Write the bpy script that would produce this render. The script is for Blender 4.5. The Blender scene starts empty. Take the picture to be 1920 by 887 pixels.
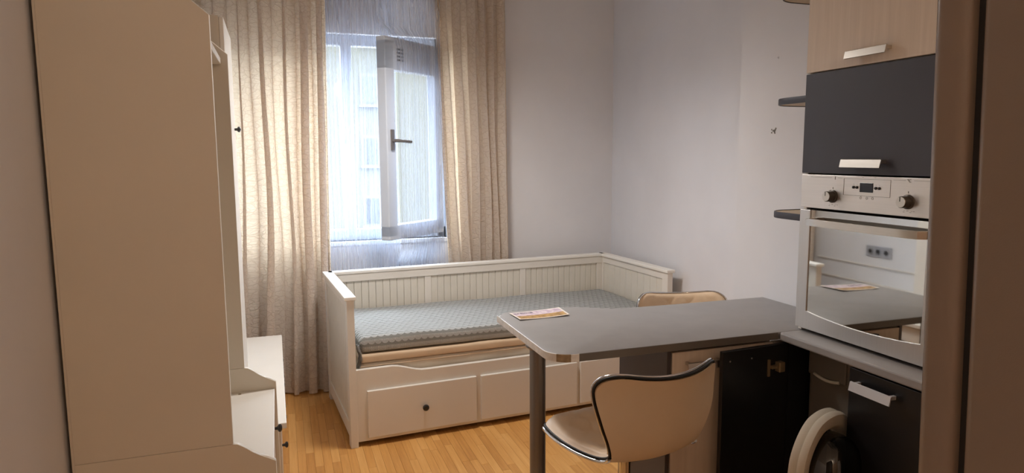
import bpy, bmesh, math, random
from mathutils import Vector, Matrix
random.seed(7)
C = bpy.context.scene.collection
S = bpy.context.scene

# ------------------------------------------------------------------ camera
cam_d = bpy.data.cameras.new('camera'); cam = bpy.data.objects.new('camera', cam_d); C.objects.link(cam)
S.camera = cam
cam_d.sensor_fit = 'HORIZONTAL'; cam_d.sensor_width = 36.0
cam_d.lens = 1263.22 / 1920 * 36.0
cam_d.clip_start = 0.02; cam_d.clip_end = 300
YAW, PITCH, ROLL = -0.3273, 0.1194, -0.0056
cp, sp = math.cos(PITCH), math.sin(PITCH)
Rp = Matrix(((1, 0, 0), (0, sp, -cp), (0, cp, sp)))
cam.matrix_world = Matrix.Translation((0, 0, 1.5625)) @ (Matrix.Rotation(YAW, 3, 'Z') @ Rp @ Matrix.Rotation(ROLL, 3, 'Z')).to_4x4()

# ------------------------------------------------------------------ light
S.view_settings.view_transform = 'Standard'; S.view_settings.look = 'None'
S.view_settings.gamma = 1; S.view_settings.use_curve_mapping = False
S.view_settings.exposure = 0.55
w = bpy.data.worlds.new('sky'); S.world = w; w.use_nodes = True
wt_ = w.node_tree; bg = wt_.nodes['Background']; bg.inputs[1].default_value = 16.0
_tc = wt_.nodes.new('ShaderNodeTexCoord'); _sx = wt_.nodes.new('ShaderNodeSeparateXYZ'); _rp = wt_.nodes.new('ShaderNodeValToRGB')
wt_.links.new(_tc.outputs['Generated'], _sx.inputs[0]); wt_.links.new(_sx.outputs[2], _rp.inputs[0]); wt_.links.new(_rp.outputs[0], bg.inputs[0])
_rp.color_ramp.elements[0].position = 0.0; _rp.color_ramp.elements[0].color = (.17, .165, .155, 1)      # ground below the horizon
_rp.color_ramp.elements[1].position = .02; _rp.color_ramp.elements[1].color = (.74, .87, 1.0, 1)         # bright overcast sky
sd = bpy.data.lights.new('sun', 'SUN'); sun = bpy.data.objects.new('sun', sd); C.objects.link(sun)
sd.energy = 0.8; sd.color = (1, .96, .9); sd.angle = .01
sun.rotation_euler = Vector((0.25, 0.85, -0.75)).to_track_quat('-Z', 'Y').to_euler()   # shines on the house across the street
pd = bpy.data.lights.new('window_portal', 'AREA'); portal = bpy.data.objects.new('window_portal', pd); C.objects.link(portal)
pd.shape = 'RECTANGLE'; pd.size = 1.6; pd.size_y = 1.45; pd.cycles.is_portal = True
portal.location = (0.32, 5.02, 1.68); portal.rotation_euler = (math.radians(-90), 0, 0)
ROOM_FILL_W = 76.0     # fill lamp added at the ceiling mid-room, unseen above the frame
ENTRANCE_FILL_W = 25.0          # warm fill lamp added over the entrance, behind the photographer

# ------------------------------------------------------------------ materials
def lin(c):
    return tuple((x / 255 / 12.92) if x / 255 <= .04045 else ((x / 255 + .055) / 1.055) ** 2.4 for x in c) + (1,)

class NT:
    def __init__(s, name):
        s.m = bpy.data.materials.new(name); s.m.use_nodes = True
        s.t = s.m.node_tree; s.n = s.t.nodes; s.b = s.n['Principled BSDF']; s.out = s.n['Material Output']
    def add(s, typ, **kw):
        n = s.n.new(typ)
        for k, v in kw.items():
            if k.startswith('i_'):
                n.inputs[k[2:].replace('_', ' ')].default_value = v
            else: setattr(n, k, v)
        return n
    def link(s, a, b): s.t.links.new(a, b)
    def coords(s, scale=(1, 1, 1), kind='Object', loc=(0, 0, 0), rot=(0, 0, 0)):
        tc = s.add('ShaderNodeTexCoord'); mp = s.add('ShaderNodeMapping')
        mp.inputs['Scale'].default_value = scale; mp.inputs['Location'].default_value = loc; mp.inputs['Rotation'].default_value = rot
        s.link(tc.outputs[kind], mp.inputs[0]); return mp.outputs[0]
    def noise(s, co, scale=5, detail=4, rough=.55):
        n = s.add('ShaderNodeTexNoise'); n.inputs['Scale'].default_value = scale; n.inputs['Detail'].default_value = detail; n.inputs['Roughness'].default_value = rough
        s.link(co, n.inputs['Vector']); return n.outputs['Fac']
    def ramp(s, fac, stops):
        r = s.add('ShaderNodeValToRGB'); e = r.color_ramp.elements
        while len(e) < len(stops): e.new(.5)
        for i, (p, c) in enumerate(stops): e[i].position = p; e[i].color = c if len(c) == 4 else lin(c)
        s.link(fac, r.inputs[0]); return r.outputs[0]
    def bump(s, h, strength=.2, dist=.002):
        b = s.add('ShaderNodeBump'); b.inputs['Strength'].default_value = strength; b.inputs['Distance'].default_value = dist
        s.link(h, b.inputs['Height']); s.link(b.outputs[0], s.b.inputs['Normal']); return b
    def math(s, op, a, b=None):
        n = s.add('ShaderNodeMath', operation=op)
        for i, v in enumerate((a, b)):
            if v is None: continue
            if isinstance(v, (int, float)): n.inputs[i].default_value = v
            else: s.link(v, n.inputs[i])
        return n.outputs[0]
    def mix(s, fac, a, b):
        n = s.add('ShaderNodeMix', data_type='RGBA')
        if isinstance(fac, (int, float)): n.inputs[0].default_value = fac
        else: s.link(fac, n.inputs[0])
        for i, v in ((6, a), (7, b)):
            if isinstance(v, tuple): n.inputs[i].default_value = v
            else: s.link(v, n.inputs[i])
        return n.outputs[2]

def plain(name, col, rough=.5, metal=0, var=.04, scale=4, bump=0, bscale=60, spec=.5, coat=0):
    t = NT(name); b = t.b
    b.inputs['Roughness'].default_value = rough; b.inputs['Metallic'].default_value = metal
    b.inputs['Specular IOR Level'].default_value = spec; b.inputs['Coat Weight'].default_value = coat
    co = t.coords()
    c = lin(col); lo = tuple(x * (1 - var) for x in c[:3]) + (1,); hi = tuple(min(1, x * (1 + var)) for x in c[:3]) + (1,)
    t.link(t.ramp(t.noise(co, scale), [(.3, lo), (.7, hi)]), b.inputs['Base Color'])
    if bump: t.bump(t.noise(co, bscale, 3), bump, .001)
    return t.m

def wood(name, c1, c2, c3, rough=.5, stretch=(60, 60, 2.2), scale=1.0):
    t = NT(name); co = t.coords(stretch)
    f = t.noise(co, scale, 6, .65)
    t.link(t.ramp(f, [(.25, c1), (.5, c2), (.75, c3)]), t.b.inputs['Base Color'])
    t.b.inputs['Roughness'].default_value = rough; t.bump(f, .08, .001)
    return t.m

def brushed(name, col, rough=.3, stretch=(4, 4, 300)):
    t = NT(name); co = t.coords(stretch); f = t.noise(co, 1.0, 3)
    c = lin(col)
    t.link(t.ramp(f, [(.3, tuple(x * .95 for x in c[:3]) + (1,)), (.7, c)]), t.b.inputs['Base Color'])
    t.b.inputs['Metallic'].default_value = 1; t.b.inputs['Roughness'].default_value = rough
    t.bump(f, .015, .0003); return t.m

def fabric_curtain(name, col, dark, trans=.5):
    t = NT(name); co = t.coords((1, 1, 1), 'UV')
    nz = t.add('ShaderNodeTexNoise'); nz.inputs['Scale'].default_value = 9; t.link(co, nz.inputs['Vector'])
    mv = t.add('ShaderNodeVectorMath', operation='MULTIPLY_ADD'); t.link(nz.outputs['Color'], mv.inputs[0]); mv.inputs[1].default_value = (.06, .06, 0); t.link(co, mv.inputs[2])
    v1 = t.add('ShaderNodeTexVoronoi', feature='DISTANCE_TO_EDGE', voronoi_dimensions='2D'); v1.inputs['Scale'].default_value = 30; t.link(mv.outputs[0], v1.inputs['Vector'])
    v2 = t.add('ShaderNodeTexVoronoi', feature='DISTANCE_TO_EDGE', voronoi_dimensions='2D'); v2.inputs['Scale'].default_value = 75; t.link(mv.outputs[0], v2.inputs['Vector'])
    e1 = t.ramp(v1.outputs['Distance'], [(.0, (0, 0, 0, 1)), (.09, (1, 1, 1, 1))])
    e2 = t.ramp(v2.outputs['Distance'], [(.0, (.35, .35, .35, 1)), (.12, (1, 1, 1, 1))])
    m = t.add('ShaderNodeMath', operation='MULTIPLY'); t.link(e1, m.inputs[0]); t.link(e2, m.inputs[1])
    colr = t.ramp(m.outputs[0], [(0, dark), (.8, col)])
    bp = t.add('ShaderNodeBump'); bp.inputs['Strength'].default_value = .7; bp.inputs['Distance'].default_value = .004; t.link(m.outputs[0], bp.inputs['Height'])
    t.link(colr, t.b.inputs['Base Color']); t.b.inputs['Roughness'].default_value = .6
    t.b.inputs['Sheen Weight'].default_value = .3
    t.link(bp.outputs[0], t.b.inputs['Normal'])
    tr = t.add('ShaderNodeBsdfTranslucent'); t.link(t.mix(.6, colr, lin((255, 222, 172))), tr.inputs[0]); t.link(bp.outputs[0], tr.inputs['Normal'])
    mx = t.add('ShaderNodeMixShader'); mx.inputs[0].default_value = trans
    t.link(t.b.outputs[0], mx.inputs[1]); t.link(tr.outputs[0], mx.inputs[2]); t.link(mx.outputs[0], t.out.inputs[0])
    return t.m

def sheer_mat():
    t = NT('sheer voile'); co = t.coords((170, 1.0, 1), 'UV'); f = t.noise(co, 1.0, 4, .7)
    op = t.ramp(f, [(.34, (.13, .13, .13, 1)), (.68, (.58, .58, .58, 1))])
    tr = t.add('ShaderNodeBsdfTransparent'); tl = t.add('ShaderNodeBsdfTranslucent'); tl.inputs[0].default_value = lin((200, 208, 226))
    df = t.add('ShaderNodeBsdfDiffuse'); df.inputs[0].default_value = lin((216, 222, 236))
    a = t.add('ShaderNodeMixShader'); a.inputs[0].default_value = .36; t.link(df.outputs[0], a.inputs[1]); t.link(tl.outputs[0], a.inputs[2])
    b = t.add('ShaderNodeMixShader'); t.link(op, b.inputs[0]); t.link(tr.outputs[0], b.inputs[1]); t.link(a.outputs[0], b.inputs[2])
    t.link(b.outputs[0], t.out.inputs[0]); t.n.remove(t.b); return t.m

def glass_mat(name, tint=(1, 1, 1, 1)):
    t = NT(name); t.n.remove(t.b)
    tr = t.add('ShaderNodeBsdfTransparent'); tr.inputs[0].default_value = tint
    g = t.add('ShaderNodeBsdfGlossy'); g.inputs['Roughness'].default_value = .02
    lw = t.add('ShaderNodeLayerWeight'); fr = t.math('ADD', t.math('MULTIPLY', t.math('POWER', lw.outputs['Facing'], 3.0 if 'porthole' in name else 5.0), .6), .09 if 'porthole' in name else .035)
    m = t.add('ShaderNodeMixShader'); t.link(fr, m.inputs[0]); t.link(tr.outputs[0], m.inputs[1]); t.link(g.outputs[0], m.inputs[2])
    t.link(m.outputs[0], t.out.inputs[0]); return t.m

def quilt_mat():
    t = NT('grey scallop pattern fabric')
    co = t.coords((27, 27, 1), 'UV')
    sx = t.add('ShaderNodeSeparateXYZ'); t.link(co, sx.inputs[0])
    # fish-scale rows: row index shifts every other row by half a cell
    row = t.math('FLOOR', sx.outputs[1]); odd = t.math('MULTIPLY', t.math('MODULO', t.math('ABSOLUTE', row), 2.0), .5)
    fx = t.math('SUBTRACT', t.math('FRACT', t.math('ADD', sx.outputs[0], odd)), .5)
    fy = t.math('SUBTRACT', t.math('FRACT', sx.outputs[1]), .15)
    d = t.math('SQRT', t.math('ADD', t.math('POWER', t.math('ABSOLUTE', fx), 2.0), t.math('POWER', t.math('ABSOLUTE', fy), 2.0)))
    rings = t.math('ADD', t.math('MULTIPLY', t.math('SINE', t.math('MULTIPLY', d, 44.0)), .5), .5)
    edge = t.math('LESS_THAN', d, .56)
    f = t.math('MULTIPLY', rings, edge)
    n = t.noise(t.coords((1, 1, 1), 'Object'), 3)
    c = t.ramp(f, [(0, (136, 136, 132)), (.5, (178, 179, 178)), (1, (230, 231, 230))])
    t.link(c, t.b.inputs['Base Color']); t.b.inputs['Roughness'].default_value = .9; t.b.inputs['Specular IOR Level'].default_value = .15
    t.bump(f, .65, .005); return t.m

def floor_mat():
    t = NT('bamboo parquet'); oi = t.add('ShaderNodeObjectInfo'); ge = t.add('ShaderNodeNewGeometry')
    r = t.math('FRACT', t.math('ADD', oi.outputs['Random'], ge.outputs['Random Per Island']))
    tc = t.add('ShaderNodeTexCoord')
    cb = t.add('ShaderNodeCombineXYZ'); t.link(t.math('MULTIPLY', r, 37.0), cb.inputs[2])
    vv = t.add('ShaderNodeVectorMath', operation='MULTIPLY_ADD'); t.link(tc.outputs['Object'], vv.inputs[0]); vv.inputs[1].default_value = (70, 3.5, 70); t.link(cb.outputs[0], vv.inputs[2])
    f = t.noise(vv.outputs[0], 1.0, 5, .6)
    g = t.math('ADD', t.math('MULTIPLY', f, .65), t.math('MULTIPLY', r, .38))
    c = t.ramp(g, [(.15, (184, 126, 62)), (.5, (216, 158, 88)), (.85, (234, 182, 112))])
    t.link(c, t.b.inputs['Base Color']); t.b.inputs['Roughness'].default_value = .38; t.bump(f, .05, .0006)
    return t.m

def leaflet_mat():
    t = NT('printed leaflet'); co = t.coords((1, 1, 1), 'UV'); sx = t.add('ShaderNodeSeparateXYZ'); t.link(co, sx.inputs[0])
    u, v = sx.outputs[0], sx.outputs[1]
    n = t.noise(t.coords((6, 4, 1), 'UV'), 1.5, 5)
    photo = t.ramp(n, [(.3, (110, 80, 50)), (.5, (192, 148, 84)), (.7, (222, 190, 132))])
    top = t.ramp(t.noise(t.coords((9, 3, 1), 'UV'), 1.2, 3), [(.35, (196, 172, 190)), (.65, (238, 222, 226))])
    c = t.mix(t.math('LESS_THAN', v, .46), top, photo)
    ink = t.math('MULTIPLY', t.math('MULTIPLY', t.math('GREATER_THAN', v, .74), t.math('LESS_THAN', v, .88)), t.math('MULTIPLY', t.math('LESS_THAN', u, .42), t.math('GREATER_THAN', t.noise(t.coords((90, 8, 1), 'UV'), 1, 2), .46)))
    c = t.mix(ink, c, lin((60, 50, 70)))
    bx = t.math('MINIMUM', t.math('MINIMUM', u, t.math('SUBTRACT', 1.0, u)), t.math('MULTIPLY', t.math('MINIMUM', v, t.math('SUBTRACT', 1.0, v)), .65))
    c = t.mix(t.math('LESS_THAN', bx, .035), c, lin((244, 236, 226)))
    t.link(c, t.b.inputs['Base Color']); t.b.inputs['Roughness'].default_value = .35; return t.m

M = {}
M['wall'] = plain('painted plaster', (224, 223, 226), .9, var=.03, scale=2.5, bump=.12, bscale=160)
M['wall_hall'] = plain('warm painted plaster', (196, 170, 146), .9, var=.03, scale=2.5, bump=.12, bscale=160)
M['ceiling'] = plain('ceiling paint', (226, 222, 216), .95, var=.02)
M['floor'] = floor_mat()
M['underfloor'] = plain('dark underfloor', (150, 100, 50), .8)
M['white'] = plain('white lacquered furniture', (228, 222, 213), .42, var=.02, scale=3)
M['white_edge'] = plain('white furniture edge', (238, 234, 226), .4, var=.02)
M['grey_white'] = plain('hall furniture foil', (214, 206, 192), .5, var=.03, scale=1.5)
M['gap'] = plain('dark joint', (26, 23, 21), .9)
M['board'] = plain('painted pine board', (220, 214, 202), .45, var=.03, scale=8)
M['pvc'] = plain('white window plastic', (204, 212, 224), .3, var=.01)
M['sill'] = plain('sill board', (236, 236, 238), .4, var=.01)
M['drape'] = fabric_curtain('cream jacquard', (238, 228, 217), (220, 206, 192), .38)
M['lace'] = fabric_curtain('curtain lace edging', (236, 226, 214), (200, 186, 170), .35)
M['sheer'] = sheer_mat()
M['glass'] = glass_mat('window glass')
M['quilt'] = quilt_mat()
M['foam'] = plain('beige mattress ticking', (212, 186, 156), .9, var=.05, scale=10, bump=.3, bscale=200)
M['ticking'] = plain('cream mattress cover', (214, 200, 180), .9, var=.05, scale=8, bump=.3, bscale=120)
M['sheet'] = plain('grey crumpled fabric', (120, 118, 114), .9, var=.25, scale=30, bump=.4)
M['knob'] = plain('black knob', (30, 26, 24), .3, spec=.6)
M['grey_top'] = plain('grey laminate', (152, 148, 146), .42, var=.05, scale=9, bump=.06, bscale=240)
M['edge_worn'] = plain('worn silver edging', (236, 234, 232), .4, var=.14, scale=40, bump=.3, bscale=90)
M['edge_brown'] = plain('exposed chipboard edge', (158, 138, 110), .8, var=.3, scale=60, bump=.5)
M['edge_grey'] = plain('dark grey edging', (104, 98, 92), .4, var=.05)
M['leg_metal'] = plain('grey painted steel', (128, 124, 122), .32, metal=.55, var=.03)
M['leather'] = plain('cream artificial leather', (232, 206, 176), .45, var=.03, scale=6, bump=.15, bscale=350)
M['shell'] = plain('cream moulded shell', (230, 214, 190), .4, var=.05, scale=3, bump=.1, bscale=200)
M['black'] = plain('black piping', (16, 15, 15), .4)
M['chrome'] = plain('polished chrome', (220, 220, 222), .12, metal=1, var=.01)
M['carcass_dark'] = plain('dark anthracite carcass', (66, 58, 58), .45, var=.06)
M['black_front'] = plain('black cabinet front', (21, 20, 22), .38, var=.08)
M['anth_front'] = plain('anthracite cabinet front', (62, 61, 70), .42, var=.06, scale=3)
M['light_wood'] = wood('pale ash laminate', (206, 190, 174), (213, 197, 180), (221, 206, 190))
M['alu'] = brushed('brushed aluminium', (206, 200, 192), .35)
M['handle_white'] = plain('satin silver handle', (214, 212, 214), .35, metal=.5, var=.02)
M['steel'] = brushed('brushed stainless steel', (220, 214, 208), .42, (220, 3, 220))
M['steel_v'] = brushed('stainless trim', (206, 203, 200), .42, (220, 220, 3))
def oven_glass():
    t = NT('mirrored oven glass'); b = t.b
    t.link(t.ramp(t.noise(t.coords(), 1.5), [(.3, (.60, .60, .58, 1)), (.7, (.64, .64, .62, 1))]), b.inputs['Base Color'])
    b.inputs['Metallic'].default_value = 1; b.inputs['Roughness'].default_value = .03; return t.m
M['oven_glass'] = oven_glass()
M['display'] = plain('dark display', (30, 32, 40), .2, var=.05)
M['knob_dark'] = plain('dark knob skirt', (70, 62, 54), .35, metal=.4)
M['ink'] = plain('printed grey ink', (96, 88, 82), .6)
M['washer'] = plain('white enamel', (216, 210, 196), .35, var=.02)
M['washer_body'] = plain('silver grey enamel', (112, 106, 98), .4, var=.03)
M['rubber'] = plain('grey door gasket', (52, 50, 48), .7)
M['door_glass'] = glass_mat('porthole glass', (.34, .34, .32, 1))
M['fridge'] = plain('silver fridge paint', (140, 123, 108), .27, metal=.10, var=.03, scale=3, bump=.12, bscale=500)
M['fridge_edge'] = plain('fridge gasket', (34, 31, 29), .8)
M['shelf_wood'] = wood('shelf beech laminate', (176, 154, 124), (190, 168, 138), (200, 180, 150), .5, (2.5, 60, 60))
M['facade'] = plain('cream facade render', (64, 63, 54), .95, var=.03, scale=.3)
M['facade_trim'] = plain('facade window trim', (74, 73, 72), .9)
M['facade_pane'] = plain('far window pane', (26, 28, 38), .25, var=.15)
M['brass'] = plain('brassy hinge metal', (158, 140, 112), .4, metal=.7)
M['leaflet'] = leaflet_mat()
M['plaster_mark'] = plain('bare plaster chip', (126, 120, 114), .95, var=.2, scale=80)
M['outlet'] = plain('socket plate', (170, 172, 180), .4, metal=.2)
M['fill_lamp_glass'] = plain('opal fill lamp glass', (255, 244, 226), .5)
M['track'] = plain('white curtain rail', (232, 230, 226), .5)

# ------------------------------------------------------------------ mesh helpers
def obj(name, bm, mat, parent=None, smooth=False, kind=None, label=None):
    me = bpy.data.meshes.new(name); bm.normal_update(); bm.to_mesh(me); bm.free()
    me.materials.append(M[mat] if isinstance(mat, str) else mat)
    if smooth:
        for p in me.polygons: p.use_smooth = True
    o = bpy.data.objects.new(name, me); C.objects.link(o)
    if parent: o.parent = parent
    if kind: o['kind'] = kind
    if label: o['label'] = label
    return o
def thing(name, label, cat, loc=(0, 0, 0), rz=0, group=None):
    o = bpy.data.objects.new(name, None); C.objects.link(o); o.location = loc; o.rotation_euler = (0, 0, rz)
    o['label'] = label; o['category'] = cat
    if group: o['group'] = group
    return o
def tag(o, label, cat, group=None):
    o['label'] = label; o['category'] = cat
    if group: o['group'] = group
    return o
def struct(name, bm, mat, parent=None):
    return obj(name, bm, mat, parent, kind='structure')
def box(x0, x1, y0, y1, z0, z1, bev=0, bm=None, seg=2):
    own = bmesh.new()
    bmesh.ops.create_cube(own, size=1)
    for v in own.verts:
        v.co = Vector((x0 + (x1 - x0) * (v.co.x + .5), y0 + (y1 - y0) * (v.co.y + .5), z0 + (z1 - z0) * (v.co.z + .5)))
    if bev: bmesh.ops.bevel(own, geom=own.edges[:], offset=bev, segments=seg, profile=.5, affect='EDGES')
    if bm is None: return own
    merge(bm, own); return bm
def merge(bm, own):
    me = bpy.data.meshes.new('tmp'); own.to_mesh(me); own.free(); bm.from_mesh(me); bpy.data.meshes.remove(me)
def prism(pts, a0, a1, axis='z', bev=0):
    """extrude a 2D outline along an axis (axis y: pts are x,z)"""
    bm = bmesh.new()
    def mk(p, a):
        return {'z': (p[0], p[1], a), 'y': (p[0], a, p[1]), 'x': (a, p[0], p[1])}[axis]
    lo = [bm.verts.new(mk(p, a0)) for p in pts]; hi = [bm.verts.new(mk(p, a1)) for p in pts]
    n = len(pts)
    bm.faces.new(lo); bm.faces.new(hi[::-1])
    for i in range(n): bm.faces.new((lo[i], hi[i], hi[(i + 1) % n], lo[(i + 1) % n]))
    bmesh.ops.recalc_face_normals(bm, faces=bm.faces[:])
    if bev:
        ed = [e for e in bm.edges if len(e.link_faces) == 2 and e.calc_face_angle(0) > .5]
        bmesh.ops.bevel(bm, geom=ed, offset=bev, segments=2, profile=.5, affect='EDGES')
    return bm
def tube(path, r, n=10, closed=False, bm=None, cap=True):
    bm = bm or bmesh.new(); P = [Vector(p) for p in path]; k = len(P); rings = []
    up = None
    for i in range(k):
        a = P[(i - 1) % k] if (closed or i) else P[i]; b = P[(i + 1) % k] if (closed or i < k - 1) else P[i]
        t = (b - a).normalized()
        if up is None:
            up = Vector((0, 0, 1)) if abs(t.z) < .9 else Vector((1, 0, 0))
        s = t.cross(up); s.normalize(); up = s.cross(t).normalized()
        rr = r[i] if isinstance(r, (list, tuple)) else r
        rings.append([bm.verts.new(P[i] + (s * math.cos(2 * math.pi * j / n) + up * math.sin(2 * math.pi * j / n)) * rr) for j in range(n)])
    for i in range(k if closed else k - 1):
        A, B = rings[i], rings[(i + 1) % k]
        for j in range(n): bm.faces.new((A[j], A[(j + 1) % n], B[(j + 1) % n], B[j]))
    if cap and not closed: bm.faces.new(rings[0][::-1]); bm.faces.new(rings[-1])
    bmesh.ops.recalc_face_normals(bm, faces=bm.faces[:])
    return bm
def lathe(prof, n=24, axis='z', origin=(0, 0, 0), bm=None, sx=1.0):
    """prof: (r, h) pairs, spun about axis through origin"""
    bm = bm or bmesh.new(); O = Vector(origin); rings = []
    for r, h in prof:
        ring = []
        for j in range(n):
            a = 2 * math.pi * j / n; c, s = math.cos(a) * r, math.sin(a) * r
            ring.append(bm.verts.new(O + Vector({'z': (c, s, h), 'x': (h, c, s), 'y': (c, h, s)}[axis])))
        rings.append(ring)
    for A, B in zip(rings, rings[1:]):
        for j in range(n): bm.faces.new((A[j], A[(j + 1) % n], B[(j + 1) % n], B[j]))
    bm.faces.new(rings[0][::-1]); bm.faces.new(rings[-1])
    bmesh.ops.recalc_face_normals(bm, faces=bm.faces[:]); return bm
def grid(fn, nu, nv, uvfn=None):
    bm = bmesh.new(); V = [[bm.verts.new(fn(i / nu, j / nv)) for i in range(nu + 1)] for j in range(nv + 1)]
    uvl = bm.loops.layers.uv.new('UVMap') if uvfn else None
    for j in range(nv):
        for i in range(nu):
            f = bm.faces.new((V[j][i], V[j][i + 1], V[j + 1][i + 1], V[j + 1][i]))
            if uvfn:
                for l, (a, b) in zip(f.loops, ((i, j), (i + 1, j), (i + 1, j + 1), (i, j + 1))): l[uvl].uv = uvfn(a / nu, b / nv)
    return bm
def rounded(pts, radii, seg=7):
    """round the corners of a polygon"""
    out = []; n = len(pts)
    for i, p in enumerate(pts):
        r = radii[i]; p = Vector(p).to_2d() if len(p) == 2 else Vector(p)
        if r <= 0: out.append((p.x, p.y)); continue
        a = (Vector(pts[i - 1]) - p).normalized(); b = (Vector(pts[(i + 1) % n]) - p).normalized()
        ang = math.acos(max(-1, min(1, a.dot(b)))); d = r / math.tan(ang / 2)
        c = p + (a + b).normalized() * (r / math.sin(ang / 2))
        s, e = p + a * d - c, p + b * d - c
        a0 = math.atan2(s.y, s.x); a1 = math.atan2(e.y, e.x); da = (a1 - a0 + math.pi) % (2 * math.pi) - math.pi
        for k in range(seg + 1):
            q = a0 + da * k / seg; out.append((c.x + math.cos(q) * r, c.y + math.sin(q) * r))
    return out
def smooth(o, ang=35):
    for p in o.data.polygons: p.use_smooth = True
    o.data.set_sharp_from_angle(angle=math.radians(ang)); return o
def sstep(a, b, x):
    t = max(0, min(1, (x - a) / (b - a))); return t * t * (3 - 2 * t)

# ------------------------------------------------------------------ room shell
XL, XR, YB, YF, ZC = -.575, 2.42, 4.709, -1.6, 2.78
WX0, WX1, WZ0, WZ1 = -.42, 1.11, .985, 2.375       # window opening
T = .28
b = box(XL - T, XR + T, YF - T, YB + T, ZC, ZC + .2); struct('ceiling', b, 'ceiling')
b = box(XL - T, XL, YF - T, YB + T, 0, ZC); struct('wall_left', b, 'wall')
b = box(XR, XR + T, YF - T, YB + T, 0, ZC); struct('wall_right', b, 'wall')
b = box(XL, XR, YF - T, YF, 0, ZC); struct('wall_front', b, 'wall_hall')
b = box(XL, WX0, YB, YB + T, 0, ZC); box(WX1, XR, YB, YB + T, 0, ZC, bm=b); box(WX0, WX1, YB, YB + T, 0, WZ0, bm=b); box(WX0, WX1, YB, YB + T, WZ1, ZC, bm=b)
struct('wall_back', b, 'wall')
struct('wall_right_pillar', box(2.128, XR, 2.085, 2.80, 0, ZC), 'wall')
fl = struct('floor', box(XL - T, XR + T, YF - T, YB + T, -.12, -.012), 'underfloor')
# bamboo strips, running away from the window wall
PW, PL = .042, .44
def plank_mesh(nm, l):
    bm = box(-PW / 2 + .00025, PW / 2 - .00025, -l / 2 + .00025, l / 2 - .00025, -.012, 0)
    bmesh.ops.bevel(bm, geom=[e for e in bm.edges if all(v.co.z > -.001 for v in e.verts)], offset=.0008, segments=1, affect='EDGES')
    me = bpy.data.meshes.new(nm); bm.to_mesh(me); bm.free(); me.materials.append(M['floor']); return me
pm = plank_mesh('plank', PL)
rest = bmesh.new(); singles = []
ncol = int((XR - XL) / PW)
for i in range(ncol + 1):
    x = XL + PW * (i + .5)
    if x + PW / 2 > XR: continue
    off = random.random() * PL; y = YF - off
    while y < YB:
        y0, y1 = max(y, YF), min(y + PL, YB); yc = (y0 + y1) / 2
        if y1 - y0 > .03:
            vis = (y1 - y0 > PL - .001) and -.05 < x < 1.75 and yc > 2.25 + max(0, (x - .9)) * .9 and yc < 4.62 and not (x > .26 and yc > 4.05 + x * .07)
            if vis and len(singles) < 298: singles.append((x, yc))
            else: box(x - PW / 2 + .00025, x + PW / 2 - .00025, y0 + .00025, y1 - .00025, -.012, 0, bm=rest)
        y += PL
for x, yc in singles:
    o = bpy.data.objects.new('plank', pm); C.objects.link(o); o.location = (x, yc, 0); o.parent = fl
r = obj('planks', rest, 'floor', fl); r['kind'] = 'stuff'

# ------------------------------------------------------------------ window
YW0, YW1 = YB + .06, YB + .13
win = bpy.data.objects.new('window_1', None); C.objects.link(win); win['kind'] = 'structure'; win.location = (0, YB, WZ0)
def wpart(name, bm, mat, par=win):
    bm.transform(Matrix.Translation((0, -YB, -WZ0))); return obj(name, bm, mat, par)
fr = box(WX0, WX1, YW0, YW1, WZ0, WZ0 + .075, .004); box(WX0, WX1, YW0, YW1, WZ1 - .07, WZ1, .004, fr)
box(WX0, WX0 + .06, YW0, YW1, WZ0, WZ1, .004, fr); box(WX1 - .06, WX1, YW0, YW1, WZ0, WZ1, .004, fr)
wpart('window_frame', fr, 'pvc')
wpart('mullion', box(.405, .478, YW0 - .004, YW1, WZ0 + .07, WZ1 - .065, .006), 'pvc')
wpart('mullion', box(-.10, -.035, YW0 - .004, YW1, WZ0 + .07, WZ1 - .065, .006), 'pvc')
wpart('pane', box(WX0 + .055, -.095, YW0 + .03, YW0 + .036, WZ0 + .07, WZ1 - .065), 'glass')
wpart('pane', box(-.04, .41, YW0 + .03, YW0 + .036, WZ0 + .07, WZ1 - .065), 'glass')
# open sash, hinged on the right and swung into the room
SW, Z0, Z1 = .575, 1.03, 2.30
hx, hy = 1.045, 4.665
fx, fy = .606, 4.285
ang = math.atan2(fy - hy, fx - hx)
sash = bpy.data.objects.new('sash', None); C.objects.link(sash); sash.parent = win
sash.location = (hx, hy - YB, 0); sash.rotation_euler = (0, 0, ang)
SW = math.hypot(fx - hx, fy - hy)
def spart(name, bm, mat, sm=False):
    bm.transform(Matrix.Translation((0, 0, -WZ0))); o = obj(name, bm, mat, sash); o['label'] = {'sash_frame': 'white plastic frame of the open sash', 'pane': 'clear pane of the open sash', 'handle': 'grey lever handle of the open sash', 'vent': 'slotted vent in the sash top rail'}[name]; return o
sf = box(0, SW, -.035, .035, Z0, Z0 + .095, .006); box(0, SW, -.035, .035, Z1 - .20, Z1, .006, sf)
box(0, .075, -.035, .035, Z0 + .02, Z1 - .02, .006, sf); box(SW - .085, SW, -.035, .035, Z0 + .02, Z1 - .02, .006, sf)
spart('sash_frame', sf, 'pvc')
spart('pane', box(.07, SW - .08, -.006, .006, Z0 + .09, Z1 - .195), 'glass')
vb = bmesh.new()
for k in range(4): box(SW - .175, SW - .115, .034, .0375, Z1 - .075 - k * .022, Z1 - .065 - k * .022, bm=vb)
spart('vent', vb, 'rubber')
hb = box(SW - .062, SW - .032, .033, .046, 1.60, 1.73, .004); tube([(SW - .047, .04, 1.66), (SW - .047, .075, 1.66), (SW - .06, .08, 1.66), (SW - .18, .08, 1.655)], .011, 10, bm=hb)
spart('handle', hb, 'leg_metal')
struct('trim_1', box(WX0 - .03, WX1 + .03, YB - .012, YB + .10, WZ0 - .03, WZ0, .004), 'sill')

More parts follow.
